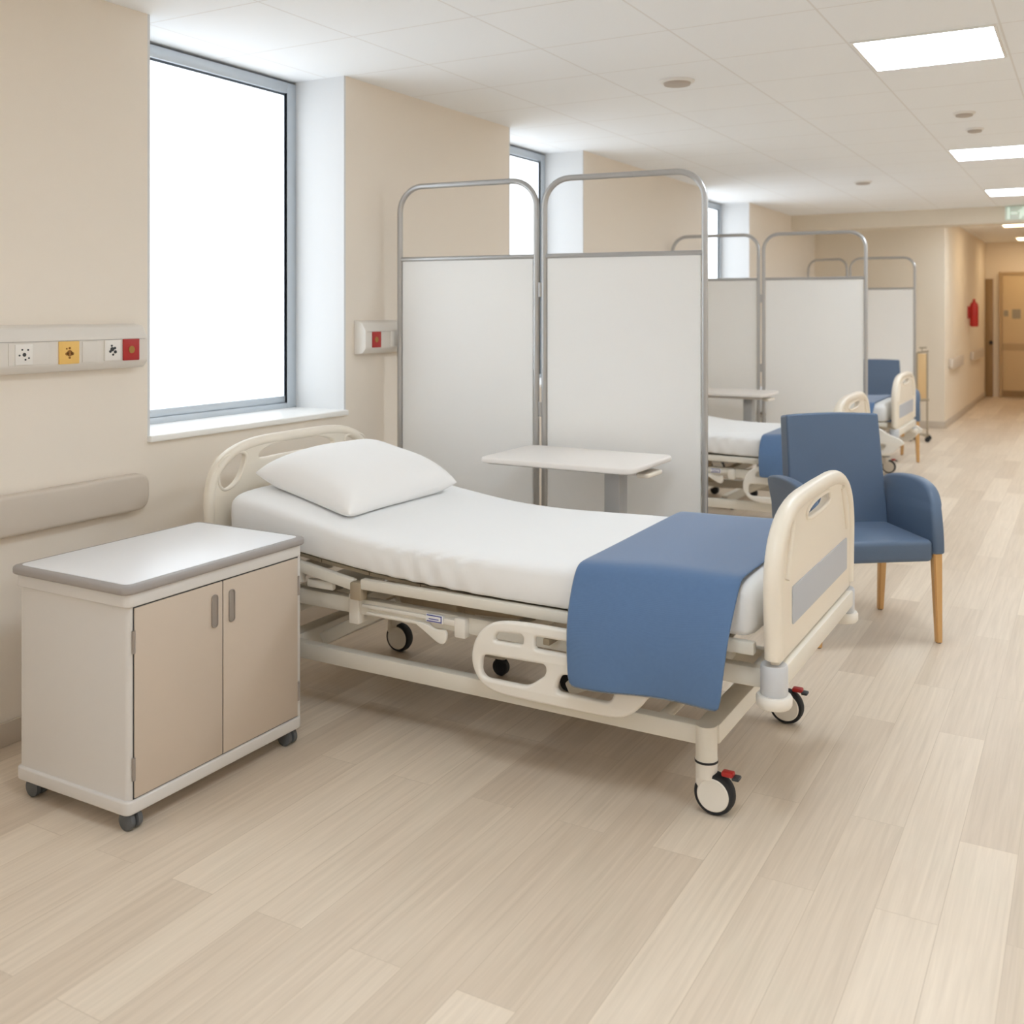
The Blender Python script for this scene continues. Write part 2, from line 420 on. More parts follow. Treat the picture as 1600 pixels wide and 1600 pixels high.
socket(t, YS['c'], .07, .076, .073, M['plate'], 'switch_plate', [(-.004, .004, .008), (.008, .008, .005), (.01, -.006, .006), (-.012, -.004, .005), (.0, -.016, .004), (-.006, .017, .004)], M['dark'])
socket(t, YS['d'], .074, .08, .073, M['red'], 'emergency_socket', [(0, 0, .014)], M['brass'], 'red emergency socket')
t2 = trunking(4.07, 5.2, 'short service panel stub on the wall beside the folding screen')
socket(t2, .085, .07, .08, .073, M['red'], 'emergency_socket', [(-.004, .0, .014)], M['brass'], 'red emergency socket')
socket(t2, .24, .08, .08, .073, M['plate'], 'switch_plate')

def wall_guard(loc, L, z0, z1, label, d=.05, axis=0, group='wall guard rails'):
    o = MB().plate(fillet([(0, z0), (L, z0), (L, z1), (0, z1)], .055, 8), [], d, .014, T((d/2, 0, 0)) @ YZ).build('wall_guard', M['bumper'])
    o.location = loc; return tag(o, label, 'wall guard', group)
wall_guard((0.001, .4, 0), 2.35, .715, .855, 'beige padded wall guard behind the white cabinet')
wall_guard((XC+.001, 14.2, 0), 1.3, .72, .86, 'wall guard section nearer of the two in the corridor')
wall_guard((XC+.001, 16.8, 0), 1.7, .72, .86, 'wall guard section in the corridor beneath the extinguisher')

# ------------------------------------------------------------------ corridor
t = thing('fire_extinguisher', 'red fire extinguisher hung on the corridor wall', 'fire extinguisher', (XC, 16.5, 1.24))
MB().box(-.001, .03, -.03, .03, .12, .3).build('bracket', M['red'], t)
MB().lathe([(.001, 0), (.05, 0), (.06, .02), (.06, .3), (.05, .34), (.025, .365), (.022, .37), (.001, .37)], at=(.085, 0, 0)).build('cylinder', M['red'], t)
v = MB().cyl((.085, 0, .365), (.085, 0, .40), .02).box(.07, .10, -.02, .07, .395, .41, .003, 2).build('valve', M['red'], t)
MB().tube(smooth([(.085, .01, .39), (.085, .07, .36), (.085, .075, .25), (.085, .07, .1)], 3, False), .01).build('hose', M['red'], t)

t = struct(MB().box(1.82, 1.87, YE-.06, YE-.001, 0, 2.13).box(1.87, 2.85, YE-.06, YE-.001, 2.08, 2.13).box(2.85, 2.9, YE-.06, YE-.001, 0, 2.13).build('door_1', M['doorframe']),
           'pale door at the end of the corridor', 'door')
lf = MB().box(1.873, 2.847, YE-.045, YE-.002, .01, 2.077, .003, 2).build('leaf', M['doorleaf'], t)
MB().box(1.873, 2.847, YE-.048, YE-.0455, .80, .92).build('push_plate', M['doorframe'], lf)
MB().box(1.873, 2.847, YE-.049, YE-.0455, .02, .12).build('kick_plate', M['brownframe'], lf)
MB().box(1.89, 1.96, YE-.05, YE-.045, 1.38, 1.48).build('plaque', M['plaque'], lf)
MB().box(2.02, 2.15, YE-.05, YE-.045, 1.34, 1.5).build('plaque', M['plaque'], lf)
t = struct(MB().box(XC+.001, XC+.125, YE-.05, YE-.001, 0, 2.02, .004, 2).build('door_2', M['brownframe']),
           'narrow brown door post at the far left corner of the corridor', 'door')
MB().cyl((XC+.1, YE-.05, .93), (XC+.1, YE-.1, .93), .018).lathe([(.001, 0), (.03, .004), (.034, .02), (.02, .035), (.001, .036)], (0, -1, 0), (XC+.1, YE-.09, .93)).build('knob', M['black'], t)

# ------------------------------------------------------------------ bedside cabinet
cab = thing('bedside_cabinet', 'white two-door bedside cabinet on small grey casters', 'cabinet', (.61, 2.343, 0))
X0, X1, Y0, Y1 = -.25, .243, -.372, .357
b = bmesh.new(); bmesh.ops.create_cube(b, size=1)
for v in b.verts: v.co = Vector(((X0+X1)/2+v.co.x*(X1-X0), v.co.y*(Y1-Y0), .375+v.co.z*.59))
bmesh.ops.bevel(b, geom=[e for e in b.edges if abs(e.verts[0].co.z-e.verts[1].co.z) > .1], offset=.02, segments=5, profile=.5, affect='EDGES')
m = MB(); m._merge(b)
m.build('body', M['cab'], cab)
rim = fillet([(X0-.003, Y0-.003), (X1+.006, Y0-.003), (X1+.006, Y1+.003), (X0-.003, Y1+.003)], .026, 8)
MB().plate(rim, [], .040, .006, T((0, 0, .072))).build('plinth', M['cab'], cab)
MB().plate(rim, [], .04, .003, T((0, 0, .660))).build('top_band', M['cab'], cab)
tp = fillet([(X0-.016, Y0-.016), (X1+.016, Y0-.016), (X1+.016, Y1+.016), (X0-.016, Y1+.016)], .035, 8)
tp_o = MB().plate(tp, [], .026, .009, T((0, 0, .690))).build('top_edge', M['edge'], cab, label='grey moulded edge')
ti = fillet([(X0+.006, Y0+.006), (X1-.006, Y0+.006), (X1-.006, Y1-.006), (X0+.006, Y1-.006)], .024, 8)
MB().plate(ti, [], .003, .0008, T((0, 0, .7032))).build('top_surface', M['cabtop'], tp_o)
gap = .0025
for k, (ya, yb) in enumerate(((Y0+.024, -.012), (-.012+gap*1.6, Y1-.022))):
    # reveal line behind the door, then the door itself with its recessed pull
    d = MB().box(X1-.001, X1+.005, ya, yb, .0965, .6355, .002, 2).build('door', M['door'], cab)
    hy = yb-.034 if k == 0 else ya+.034
    ho = fillet([(hy-.013, .50), (hy+.013, .50), (hy+.013, .602), (hy-.013, .602)], .013, 6)
    hi = fillet([(hy-.0095, .5035), (hy+.0095, .5035), (hy+.0095, .5985), (hy-.0095, .5985)], .0095, 6)
    MB().plate(ho, [hi], .006, .0015, T((X1+.0068, 0, 0)) @ YZ).build('handle', M['handle'], d, label='grey slot handle')
    MB().plate(hi, [], .002, .0003, T((X1+.0058, 0, 0)) @ YZ).build('handle_recess', M['handle'], d)
    for hz in (.18, .54):
        yy = ya-.003 if k == 0 else yb+.003
        MB().cyl((X1+.003, yy, hz-.032), (X1+.003, yy, hz+.032), .0055, n=12).build('hinge', M['handle'], d)
MB().box(X1+.0002, X1+.001, Y0+.021, Y1-.019, .0935, .6385).build('door_gap', M['dark'], cab)
for cx in (X0+.045, X1-.03):
    for cy in (Y0+.036, Y1-.04):
        c = MB().cyl((cx, cy, .045), (cx, cy, .058), .018).box(cx-.012, cx+.016, cy-.008, cy+.008, .02, .05, .004, 2).build('caster', M['tyre'], cab)
        wl = MB()
        for sy in (-.013, .013):
            wl.lathe([(.001, -.011), (.02, -.011), (.027, -.007), (.027, .007), (.02, .011), (.001, .011)], (0, 1, 0), (cx+.004, cy+sy, .027), 24)
        wl.build('wheel', M['tyre'], c)

# ------------------------------------------------------------------ hospital beds
TOPT = [(.05, .800), (.19, .790), (.377, .752), (.585, .716), (.8, .690), (1.07, .683), (1.31, .686), (1.54, .696), (2.1, .712)]
BOTT = [(.05, .640), (.438, .592), (.585, .578), (.754, .562), (.942, .552), (1.12, .546), (1.31, .543), (1.6, .543), (2.1, .548)]

def caster(root, x, y, loc_name='caster', brake=True):
    h = MB().cyl((x, y, .150), (x, y, .158), .034).cyl((x, y, .105), (x, y, .15), .031, .033)
    h.box(x-.03, x+.03, y-.021, y+.021, .062, .125, .012, 3)
    h.lathe([(.001, -.024), (.045, -.024), (.049, -.02), (.049, .02), (.045, .024), (.001, .024)], (0, 1, 0), (x+.026, y, .061), 40)
    h = h.build('caster', M['creamw'], root)
    ring = MB().cyl((x, y, .1495), (x, y, .1565), .0345).build('swivel_seal', M['black'], h)
    MB().lathe([(.047, -.021), (.057, -.019), (.061, -.008), (.061, .008), (.057, .019), (.047, .021), (.047, -.021)], (0, 1, 0), (x+.026, y, .061), 40).build('tyre', M['black'], h)
    if brake:
        p = MB().box(x+.048, x+.084, y-.014, y+.014, .118, .133, .005, 2, mtx=None).build('brake_pedal', M['red'], h, label='red brake pedal')
        MB().box(x+.08, x+.102, y-.016, y+.016, .113, .123, .004, 2).build('pedal_tip', M['dark'], h)
    return h

def board(root, name, x, top, low, hw, ztop, holes, mtl, flip=1, rim=.021):
    """head or foot board in the YZ plane, arched top, moulded rim"""
    sh = top                                # outline from near bottom over the top to the far bottom
    out = [(-hw+.035, low), *sh, (hw-.035, low)]
    m = MB()
    m.plate(smooth(out, 0), holes, .03, .008, T((x, 0, 0)) @ YZ)
    path = [(-hw+.03, low+.02), *[(a+(.016 if a < 0 else -.016)*min(1, abs(a)/.4), z-.016) for a, z in sh], (hw-.03, low+.02)]
    m.tube([(x, a, z) for a, z in path], rim, res=6)
    return m.build(name, mtl, root)

def arch(hw, zs, zt, n=26, p=2.6):
    """arched upper outline from (-hw, zs-.2) over the crown to (+hw, ..)"""
    pts = []
    for i in range(n+1):
        a = PI - PI*i/n
        cx, sy = math.cos(a), math.sin(a)
        px = math.copysign(abs(cx)**(2/4.2), cx)*hw
        pz = zs + (zt-zs)*(abs(sy)**(2/2.3))
        pts.append((px, pz))
    return pts

def make_bed(L, label, loc, rail0, head_label=None):
    root = thing('hospital_bed', label, 'hospital bed', loc, 0, 'hospital beds along the window wall')
    # boards -------------------------------------------------------------
    top = arch(.505, .76, .975)
    def hs(sx): return smooth([(sx*-.447, .912), (sx*-.36, .928), (sx*-.30, .92), (sx*-.312, .868), (sx*-.35, .81), (sx*-.41, .785), (sx*-.447, .80), (sx*-.455, .85)], 2)
    slot = smooth([(-.235, .915), (-.1, .945), (.1, .945), (.235, .915), (.235, .885), (.1, .89), (-.1, .89), (-.235, .885)], 2)
    hd = board(root, 'headboard', .0, top, .44, .505, .975, [hs(1), hs(-1), slot], M['cream'])
    for hole in (hs(1), hs(-1)): MB().tube([(.012, a, z) for a, z in hole], .007, True, 3).build('handle_rim', M['cream'], hd)
    top = arch(.505, .72, .935)
    slot = smooth([(-.16, .845), (-.175, .872), (-.06, .892), (.11, .893), (.145, .885), (.145, .85), (.0, .842)], 2)
    fd = board(root, 'footboard', L, top, .495, .505, .935, [slot], M['cream'], rim=.026)
    MB().tube([(L+.014, a, z) for a, z in slot], .007, True, 3).build('handle_rim', M['cream'], fd)
    for sg in (-1, 1):
        MB().tube(smooth([(L+.013, sg*.33, .872), (L+.015, sg*.37, .80), (L+.014, sg*.405, .72)], 2, False), .012).build('moulded_rib', M['cream'], fd)
    MB().plate(fillet([(-.34, .575), (.40, .575), (.40, .685), (-.34, .685)], .01, 4), [], .004, .0015, T((L+.0165, 0, 0)) @ YZ).build('inset_panel', M['inset'], fd, label='blue-grey inset panel')
    MB().box(L-.02, L+.03, -.47, .47, .435, .492, .006, 2).build('board_mount', M['steel'], root)
    # bumper rollers at the foot corners -----------------------------------
    for sy in (-1, 1):
        bx, by = L-.005, sy*.455
        rl = MB().lathe([(.001, 0), (.036, 0), (.038, .004), (.038, .078), (.035, .084), (.001, .084)], at=(bx, by, .41)).build('bumper_roller', M['rollgrey'], root)
        MB().lathe([(.001, 0), (.044, 0), (.05, .008), (.05, .028), (.046, .034), (.001, .034)], at=(bx, by, .376)).build('bumper_ring', M['creamw'], rl)
    # mattress deck -------------------------------------------------------
    dk = MB()
    x = .06; n = 9; step = (L-.2)/n
    for i in range(n):
        a, b_ = x+i*step, x+(i+1)*step-.004
        z0, z1 = spl(a, BOTT)-.013, spl(b_, BOTT)-.013
        b = bmesh.new(); bmesh.ops.create_cube(b, size=1)
        for v in b.verts:
            zz = z0 if v.co.x < 0 else z1
            v.co = Vector((a if v.co.x < 0 else b_, v.co.y*.84, zz+v.co.z*.012))
        dk._merge(b)
    dk.build('mattress_deck', M['steeld'], root)
    xb = .66                                 # hinge of the back section
    for sy in (-1, 1):
        MB().box(xb+.04, L-.06, sy*.45-.014, sy*.45+.014, .508, .545, .006, 2).build('deck_rail', M['steel'], root)
        a, c = Vector((.08, sy*.44, .60)), Vector((xb, sy*.44, .515))
        d = c-a; mt = T((a+c)/2) @ Vector((1, 0, 0)).rotation_difference(d.normalized()).to_matrix().to_4x4()
        br = MB().box(-d.length/2, d.length/2, -.014, .014, -.02, .02, .006, 2, mtx=mt).build('backrest_rail', M['steel'], root)
        MB().box(xb-.005, xb+.045, sy*.445-.02, sy*.445+.02, .468, .53, .006, 2).build('hinge_block', M['steeld'], br)
        MB().box(.3, .42, sy*.43-.01, sy*.43+.01, .49, .53, .006, 2).box(.44, .56, sy*.43-.012, sy*.43+.012, .478, .51, .008, 2).build('linkage', M['creamw'], br)
    # main frame ------------------------------------------------------------
    f = MB()
    for sy in (-1, 1): f.box(.12, L-.03, sy*.40-.02, sy*.40+.02, .405, .462, .007, 2)
    for cx in (.14, .62, L*.6, L-.06): f.box(cx-.025, cx+.025, -.4, .4, .41, .458, .007, 2)
    fo = f.build('main_frame', M['steel'], root)
    for sy in (-1, 1):
        MB().box(.62, .665, sy*.40-.026, sy*.40+.026, .37, .475, .005, 2).build('frame_bracket', M['creamw'], fo)
        MB().box(.68, .99, sy*.423-.008, sy*.423+.008, .435, .448, .004, 2).build('guide_strip', M['creamw'], fo)
        MB().box(.7, .97, sy*.423-.008, sy*.423+.008, .412, .422, .004, 2).build('guide_strip', M['creamw'], fo)
        MB().box(1.075, 1.12, sy*.425-.02, sy*.425+.02, .395, .462, .008, 2).box(1.03, 1.1, sy*.43-.012, sy*.43+.012, .43, .452, .006, 2).build('latch_block', M['creamw'], fo)
    lb = MB().box(.955, 1.025, -.433, -.4205, .428, .456, .002, 2).build('type_label', M['label'], fo, label='white label with blue print')
    q = MB().box(.96, 1.02, -.4338, -.433, .45, .4535).box(.96, 1.02, -.4338, -.433, .4305, .434).box(1.0165, 1.02, -.4338, -.433, .434, .45)
    q.box(.968, 1.008, -.4338, -.433, .4385, .4415)
    q.build('print', M['labelblue'], lb)
    lev = smooth([(.90, .425), (.96, .425), (1.0, .405), (1.045, .415), (1.04, .365), (1.01, .362), (.965, .39)], 2)
    MB().plate(lev, [], .014, .004, T((0, -.433, 0)) @ XZ).build('release_lever', M['creamw'], root)
    # lift mechanism ---------------------------------------------------------
    for sy in (-1, 1):
        a, c = Vector((.40, sy*.30, .245)), Vector((.75, sy*.30, .43)); d = c-a
        mt = T((a+c)/2) @ Vector((1, 0, 0)).rotation_difference(d.normalized()).to_matrix().to_4x4()
        MB().box(-d.length/2, d.length/2, -.016, .016, -.024, .024, .008, 2, mtx=mt).build('lift_arm', M['steel'], root)
        a, c = Vector((L-.72, sy*.30, .245)), Vector((L-.37, sy*.30, .43)); d = c-a
        mt = T((a+c)/2) @ Vector((1, 0, 0)).rotation_difference(d.normalized()).to_matrix().to_4x4()
        MB().box(-d.length/2, d.length/2, -.016, .016, -.024, .024, .008, 2, mtx=mt).build('lift_arm', M['steel'], root)
    MB().box(.50, .85, -.07, .07, .30, .395, .015, 3).cyl((.85, 0, .35), (L-.6, 0, .39), .022).build('lift_motor', M['steeld'], root)
    MB().box(.10, .30, -.38, .30, .335, .365, .006, 2).build('utility_shelf', M['steel'], root)
    # base --------------------------------------------------------------------
    lx0, lx1 = .30, L-.225
    bs = MB()
    for sy in (-1, 1): bs.box(lx0-.15, lx1, sy*.38-.022, sy*.38+.022, .198, .256, .006, 2)
    bs.box(lx0-.03, lx0+.04, -.37, .37, .185, .27, .006, 2)
    bs.box(lx1-.035, lx1+.035, -.37, .37, .198, .256, .006, 2)
    bs.cyl((lx1-.16, -.36, .225), (lx1-.16, .36, .225), .018)
    bs.build('base_frame', M['steel'], root)
    for cx, cy in ((lx0-.11, -.36), (lx0-.03, .33), (lx1, -.385), (lx1+.01, .385)):
        MB().cyl((cx, cy, .156), (cx, cy, .258), .032, n=28).build('leg', M['steel'], root)
        caster(root, cx, cy, brake=cx > 1)
    # folded side rails ------------------------------------------------------
    r0 = rail0-1.199
    def sh(p): return [(a+r0, z) for a, z in p]
    o = sh([(1.196, .375), (1.205, .425), (1.232, .468), (1.27, .496), (1.32, .509), (1.42, .514), (1.60, .514), (1.66, .50), (1.70, .47), (1.74, .45), (1.80, .43), (1.84, .40), (1.835, .378),
            (1.80, .36), (1.775, .325), (1.745, .298), (1.71, .282), (1.66, .276), (1.5, .276), (1.36, .276), (1.29, .279), (1.24, .296), (1.208, .33)])
    h1 = sh(fillet([(1.278, .440), (1.386, .443), (1.386, .476), (1.290, .470)], .016, 6))
    h2 = sh(fillet([(1.232, .335), (1.25, .318), (1.40, .318), (1.465, .365), (1.465, .397), (1.235, .392)], .024, 6))
    h3 = sh(fillet([(1.495, .32), (1.68, .32), (1.70, .375), (1.515, .378)], .022, 6))
    h4 = sh(fillet([(1.425, .438), (1.64, .438), (1.64, .478), (1.425, .478)], .012, 6))
    for sy in (-1, 1):
        k = MB().plate(smooth(o, 2), [h1, h2, h3, h4], .026, .009, T((0, sy*.52, 0)) @ XZ).build('side_rail', M['creamw'], root)
        for q in (1.45, 1.60): MB().box(q+r0-.012, q+r0+.012, sy*.46-.04, sy*.46+.04, .445, .465, .004, 2).build('rail_arm', M['steeld'], k)
        MB().cyl((1.545+r0, sy*.5325, .494), (1.545+r0, sy*.5345, .494), .006, n=14).build('bolt', M['black'], k)
    return root

def bed_with_bedding(L, x0, yc, label, words, blx0, blx1, rail0, pillow=True, zdrop=.358):
    root = make_bed(L, label, (x0, yc, 0), rail0)
    k = (L-.13)/2.02
    # mattress in its white sheet -----------------------------------------------------
    b = bmesh.new(); xs0, xs1 = .07, L-.06; N = 170; rings = []; hw = .465; NS = 44
    for i in range(N+1):
        u = i/N; x = xs0+(xs1-xs0)*u
        e = min(x-xs0, xs1-x); rr = .045
        sh = 0 if e > rr else rr-math.sqrt(max(0, rr*rr-(rr-e)**2))
        zt, zb = spl(x, TOPT)-sh, spl(x, BOTT)+sh*.6
        w = hw-sh*.7; zc, hh = (zt+zb)/2, (zt-zb)/2; ring = []
        for j in range(NS):
            a = 2*PI*j/NS; ca, sa = math.cos(a), math.sin(a)
            y = math.copysign(abs(ca)**.22, ca)*w; z = zc+math.copysign(abs(sa)**(.42 if sa > 0 else .2), sa)*hh
            if ca < -.3 and abs(sa) < .93:          # diagonal tension folds of the tucked sheet
                g = math.sin((x-(z-zc)*2.6)*66+2*math.sin(x*7))*math.exp(-((x-.98)/.25)**2)
                y -= .0055*g*(1-abs(sa)**3)
            z += .002*math.sin(x*9+y*5)*(1 if sa > 0 else 0)
            ring.append(b.verts.new((x, y, z)))
        rings.append(ring)
    for A, B in zip(rings, rings[1:]):
        for j in range(NS): b.faces.new((A[j], A[(j+1) % NS], B[(j+1) % NS], B[j]))
    b.faces.new(rings[0]); b.faces.new(rings[-1][::-1]); bmesh.ops.recalc_face_normals(b, faces=b.faces)
    m = MB(); m._merge(b); o = m.build('mattress', M['sheet'], loc=(x0, yc, 0), sharp=70)
    tag(o, words['mattress'], 'mattress', 'mattresses in white sheets')
    # blanket ----------------------------------------------------------------------------
    b = bmesh.new(); NX, rows = 16, []
    prof = [(-.578, .368), (-.575, .43), (-.570, .49), (-.560, .54), (-.540, .59), (-.514, .635), (-.488, .672), (-.463, .696)]
    prof = [(a, .70-(.70-z)*(.70-zdrop)/.332 if z < .66 else z) for a, z in prof]
    prof = prof+[(-.43+.86*i/16, .703) for i in range(17)]+[(-a, z) for a, z in prof[::-1]]
    for i in range(NX+1):
        u = i/NX; x = blx0+(blx1-blx0)*u; row = []
        for a, z in prof:
            dz = spl(x, TOPT)-.700
            drop = max(0, .66-z)
            xx = x+(.026*(1-2*u)+.004*math.sin(u*9))*drop/.3*(1 if u < .5 else .9)
            yy = a+math.copysign(1, a)*drop*.05*math.sin(u*PI*2.2+.4)
            zz = z+dz*(1 if z > .6 else max(0, (z-.368)/.24))+.008+(.012*u if drop > .2 else 0)
            if abs(a) < .45: zz += .0025*math.sin(u*6+a*4)
            row.append(b.verts.new((xx, yy, zz)))
        rows.append(row)
    for A, B in zip(rows, rows[1:]):
        for j in range(len(prof)-1): b.faces.new((A[j], A[j+1], B[j+1], B[j]))
    bmesh.ops.recalc_face_normals(b, faces=b.faces)
    m = MB(); m._merge(b); o = m.build('blanket', M['blanket'], loc=(x0, yc, 0), sharp=80)
    sd = o.modifiers.new('thick', 'SOLIDIFY'); sd.thickness = .007; sd.offset = 0
    su = o.modifiers.new('soft', 'SUBSURF'); su.levels = 1; su.render_levels = 1
    tag(o, words['blanket'], 'blanket', 'blue blankets across the bed ends')
    # pillow ------------------------------------------------------------------------------
    if pillow:
        c = dict(ll=Vector((.10, -.365, .855)), lr=Vector((.13, .33, .86)), fl=Vector((.595, -.395, .742)), fr=Vector((.61, .325, .758)))
        b = bmesh.new(); N = 28; g = {}
        up = Vector((.16, 0, 1)).normalized()
        for sgn in (1, -1):
            for i in range(N+1):
                for j in range(N+1):
                    u, v = -1+2*i/N, -1+2*j/N
                    edge = i in (0, N) or j in (0, N)
                    if edge and sgn == -1: g[i, j, -1] = g[i, j, 1]; continue
                    uu = u*(1-.07*(1-v*v)*abs(u)); vv = v*(1-.06*(1-u*u)*abs(v))
                    p = (c['ll']*(1-vv)*(1-uu)+c['lr']*(1-uu)*(1+vv)+c['fl']*(1+uu)*(1-vv)+c['fr']*(1+uu)*(1+vv))/4
                    h = ((1-abs(u)**3.2)*(1-abs(v)**3.2))**.5
                    q = p+up*(h*(.120 if sgn > 0 else -.075)+.003*math.sin(u*5+v*7)*(1-u*u)*(1-v*v))
                    if sgn > 0 and u > .2 and v < .2:        # soft fold where the near corner slumps
                        q += up*.010*math.exp(-((u+v-.02)/.10)**2)*(u-.2)*(1-abs(u)**4)
                    q.z = max(q.z, spl(q.x, TOPT)+.004)
                    g[i, j, sgn] = b.verts.new(q)
            for i in range(N):
                for j in range(N): b.faces.new((g[i, j, sgn], g[i+1, j, sgn], g[i+1, j+1, sgn], g[i, j+1, sgn]))
        bmesh.ops.recalc_face_normals(b, faces=b.faces)
        m = MB(); m._merge(b); o = m.build('pillow', M['pillow'], loc=(x0, yc, 0), sharp=180)
        su = o.modifiers.new('soft', 'SUBSURF'); su.levels = 1; su.render_levels = 1
        tag(o, words['pillow'], 'pillow')
    return root

bed_with_bedding(2.15, .30, 3.30, 'large cream hospital bed in the foreground beside the white cabinet',
                 dict(mattress='white sheeted mattress of the nearest bed under the plump pillow',
                      blanket='blue blanket draped over the foot of the nearest bed',
                      pillow='plump white pillow at the head of the nearest bed'), 1.540, 2.055, 1.199)
bed_with_bedding(1.76, .10, 6.85, 'cream hospital bed behind the first screen, partly hidden by the blue armchair',
                 dict(mattress='white sheeted mattress of the bed behind the first screen',
                      blanket='blue blanket on the bed behind the near armchair',), 1.30, 1.67, 1.20, False, .44)
bed_with_bedding(1.76, .03, 9.40, 'farthest hospital bed, its cream footboard beside the far armchair',
                 dict(mattress='white sheeted mattress of the farthest bed',
                      blanket='blue blanket on the farthest bed'), 1.25, 1.60, 1.20, False, .44)

# ------------------------------------------------------------------ folding privacy screens
def screen(p0, p1, p2, label):
    """three posts p0-p1-p2 on the floor; two hinged leaves"""
    t = thing('privacy_screen', label, 'privacy screen', (p1[0], p1[1], 0), 0, 'folding privacy screens between the beds')
    for k, (a, b_) in enumerate(((p0, p1), (p1, p2))):
        a = Vector((a[0]-p1[0], a[1]-p1[1], 0)); b_ = Vector((b_[0]-p1[0], b_[1]-p1[1], 0))
        d = (b_-a).normalized(); W = (b_-a).length
        if k == 0: b_ = b_-d*.021
        else: a = a+d*.021
        W = (b_-a).length; H, R = 2.115, .13
        pts = [a+Vector((0, 0, .12))]
        for i in range(9):
            g = PI/2*i/8; pts.append(a+d*(R-R*math.cos(g))+Vector((0, 0, H-R+R*math.sin(g))))
        for i in range(9):
            g = PI/2*(8-i)/8; pts.append(b_-d*(R-R*math.cos(g))+Vector((0, 0, H-R+R*math.sin(g))))
        pts.append(b_+Vector((0, 0, .12)))
        fr = MB().tube([tuple(p) for p in pts], .0145, res=5).build('frame', M['chrome'], t)
        for hz in (1.742, .20): MB().tube([tuple(a+Vector((0, 0, hz))), tuple(b_+Vector((0, 0, hz)))], .012).build('rail', M['chrome'], fr)
        ang = math.atan2(d.y, d.x)
        mt = T((a+b_)/2) @ Matrix.Rotation(ang, 4, 'Z')
        MB().box(-W/2+.018, W/2-.018, -.004, .004, .212, 1.735, mtx=mt).build('panel', M['screen'], fr)
        nrm = Vector((-d.y, d.x, 0))
        for e, q in ((a, 1), (b_, -1)):
            if (k == 0 and e is b_) or (k == 1 and e is a): continue
            ft = MB().tube([tuple(e-nrm*.2+Vector((0, 0, .07))), tuple(e-nrm*.12+Vector((0, 0, .12))), tuple(e+nrm*.12+Vector((0, 0, .12))), tuple(e+nrm*.2+Vector((0, 0, .07)))], .013)
            ft = ft.build('foot', M['chrome'], t)
            for sg in (-1, 1):
                c = e+nrm*.2*sg
                MB().cyl(tuple(c+Vector((0, 0, .05))), tuple(c+Vector((0, 0, .075))), .012).lathe([(.001, -.012), (.022, -.012), (.025, -.008), (.025, .008), (.022, .012), (.001, .012)], tuple(d), tuple(c+Vector((0, 0, .025))), 20).build('caster', M['dark'], ft)
    hg = MB()
    for hz in (.45, 1.0, 1.58): hg.cyl((0, 0, hz-.035), (0, 0, hz+.035), .012, n=14).box(-.024, .024, -.006, .006, hz-.03, hz+.03)
    hg.build('hinge', M['chrome'], t)
    MB().cyl((0, 0, .05), (0, 0, .12), .016).lathe([(.001, -.012), (.022, -.012), (.025, -.008), (.025, .008), (.022, .012), (.001, .012)], (1, 0, 0), (0, 0, .025), 20).build('caster', M['dark'], t)
    return t
screen((.10, 4.32), (.885, 4.39), (1.69, 4.46), 'tall white folding screen standing behind the nearest bed')
screen((.04, 8.42), (.80, 8.48), (1.63, 8.55), 'white folding screen behind the second bed, second from the front')
screen((.06, 13.2), (.60, 12.98), (1.36, 13.02), 'farthest white folding screen, beside the far wall')

# ------------------------------------------------------------------ overbed tables
def overbed_table(loc, label, rz=0):
    t = thing('overbed_table', label, 'overbed table', loc, rz, 'overbed tables beside the beds')
    w, d = .36, .245
    tp = fillet([(-w, -d), (w, -d), (w, d), (-w, d)], [.05, .06, .05, .05], 8)
    e = MB().plate(tp, [], .024, .008, T((0, 0, .828))).build('table_top', M['tabletop'], t)
    MB().plate(fillet([(-w+.02, -d+.02), (w-.02, -d+.02), (w-.02, d-.02), (-w+.02, d-.02)], .04, 8), [], .006, .001, T((0, 0, .8145))).build('underside', M['edge'], e)
    MB().box(-.30, .30, -.06, .06, .785, .814, .004, 2).build('support_beam', M['tabletop'], t)
    MB().plate(fillet([(.295, -.05), (.355, -.06), (.362, .11), (.30, .12)], .025, 6), [], .018, .006, T((0, 0, .785))).build('height_lever', M['cream'], t)
    c = MB().box(.150, .222, -.045, .045, .32, .79, .006, 2).build('column', M['tablecol'], t)
    MB().box(.140, .232, -.055, .055, .10, .50, .008, 2).build('sleeve', M['tabletop'], c)
    b = MB().box(.126, .246, -.52, .10, .072, .105, .012, 3).box(-.1, .22, -.05, .02, .075, .103, .01, 3).box(-.18, -.08, -.50, .10, .072, .105, .012, 3).build('base', M['steel'], t)
    for cx, cy in ((.186, -.48), (.186, .07), (-.13, -.46), (-.13, .07)):
        MB().cyl((cx, cy, .05), (cx, cy, .075), .014).box(cx-.012, cx+.012, cy-.012, cy+.012, .02, .06, .004, 2).lathe([(.001, -.016), (.03, -.016), (.034, -.011), (.034, .011), (.03, .016), (.001, .016)], (0, 1, 0), (cx+.012, cy, .034), 24).build('caster', M['black'], t)
    return t
overbed_table((1.245, 4.055, 0), 'white overbed table beside the nearest bed, before the screen')
overbed_table((.68, 7.92, 0), 'white overbed table beside the second bed, seen past the first screen')

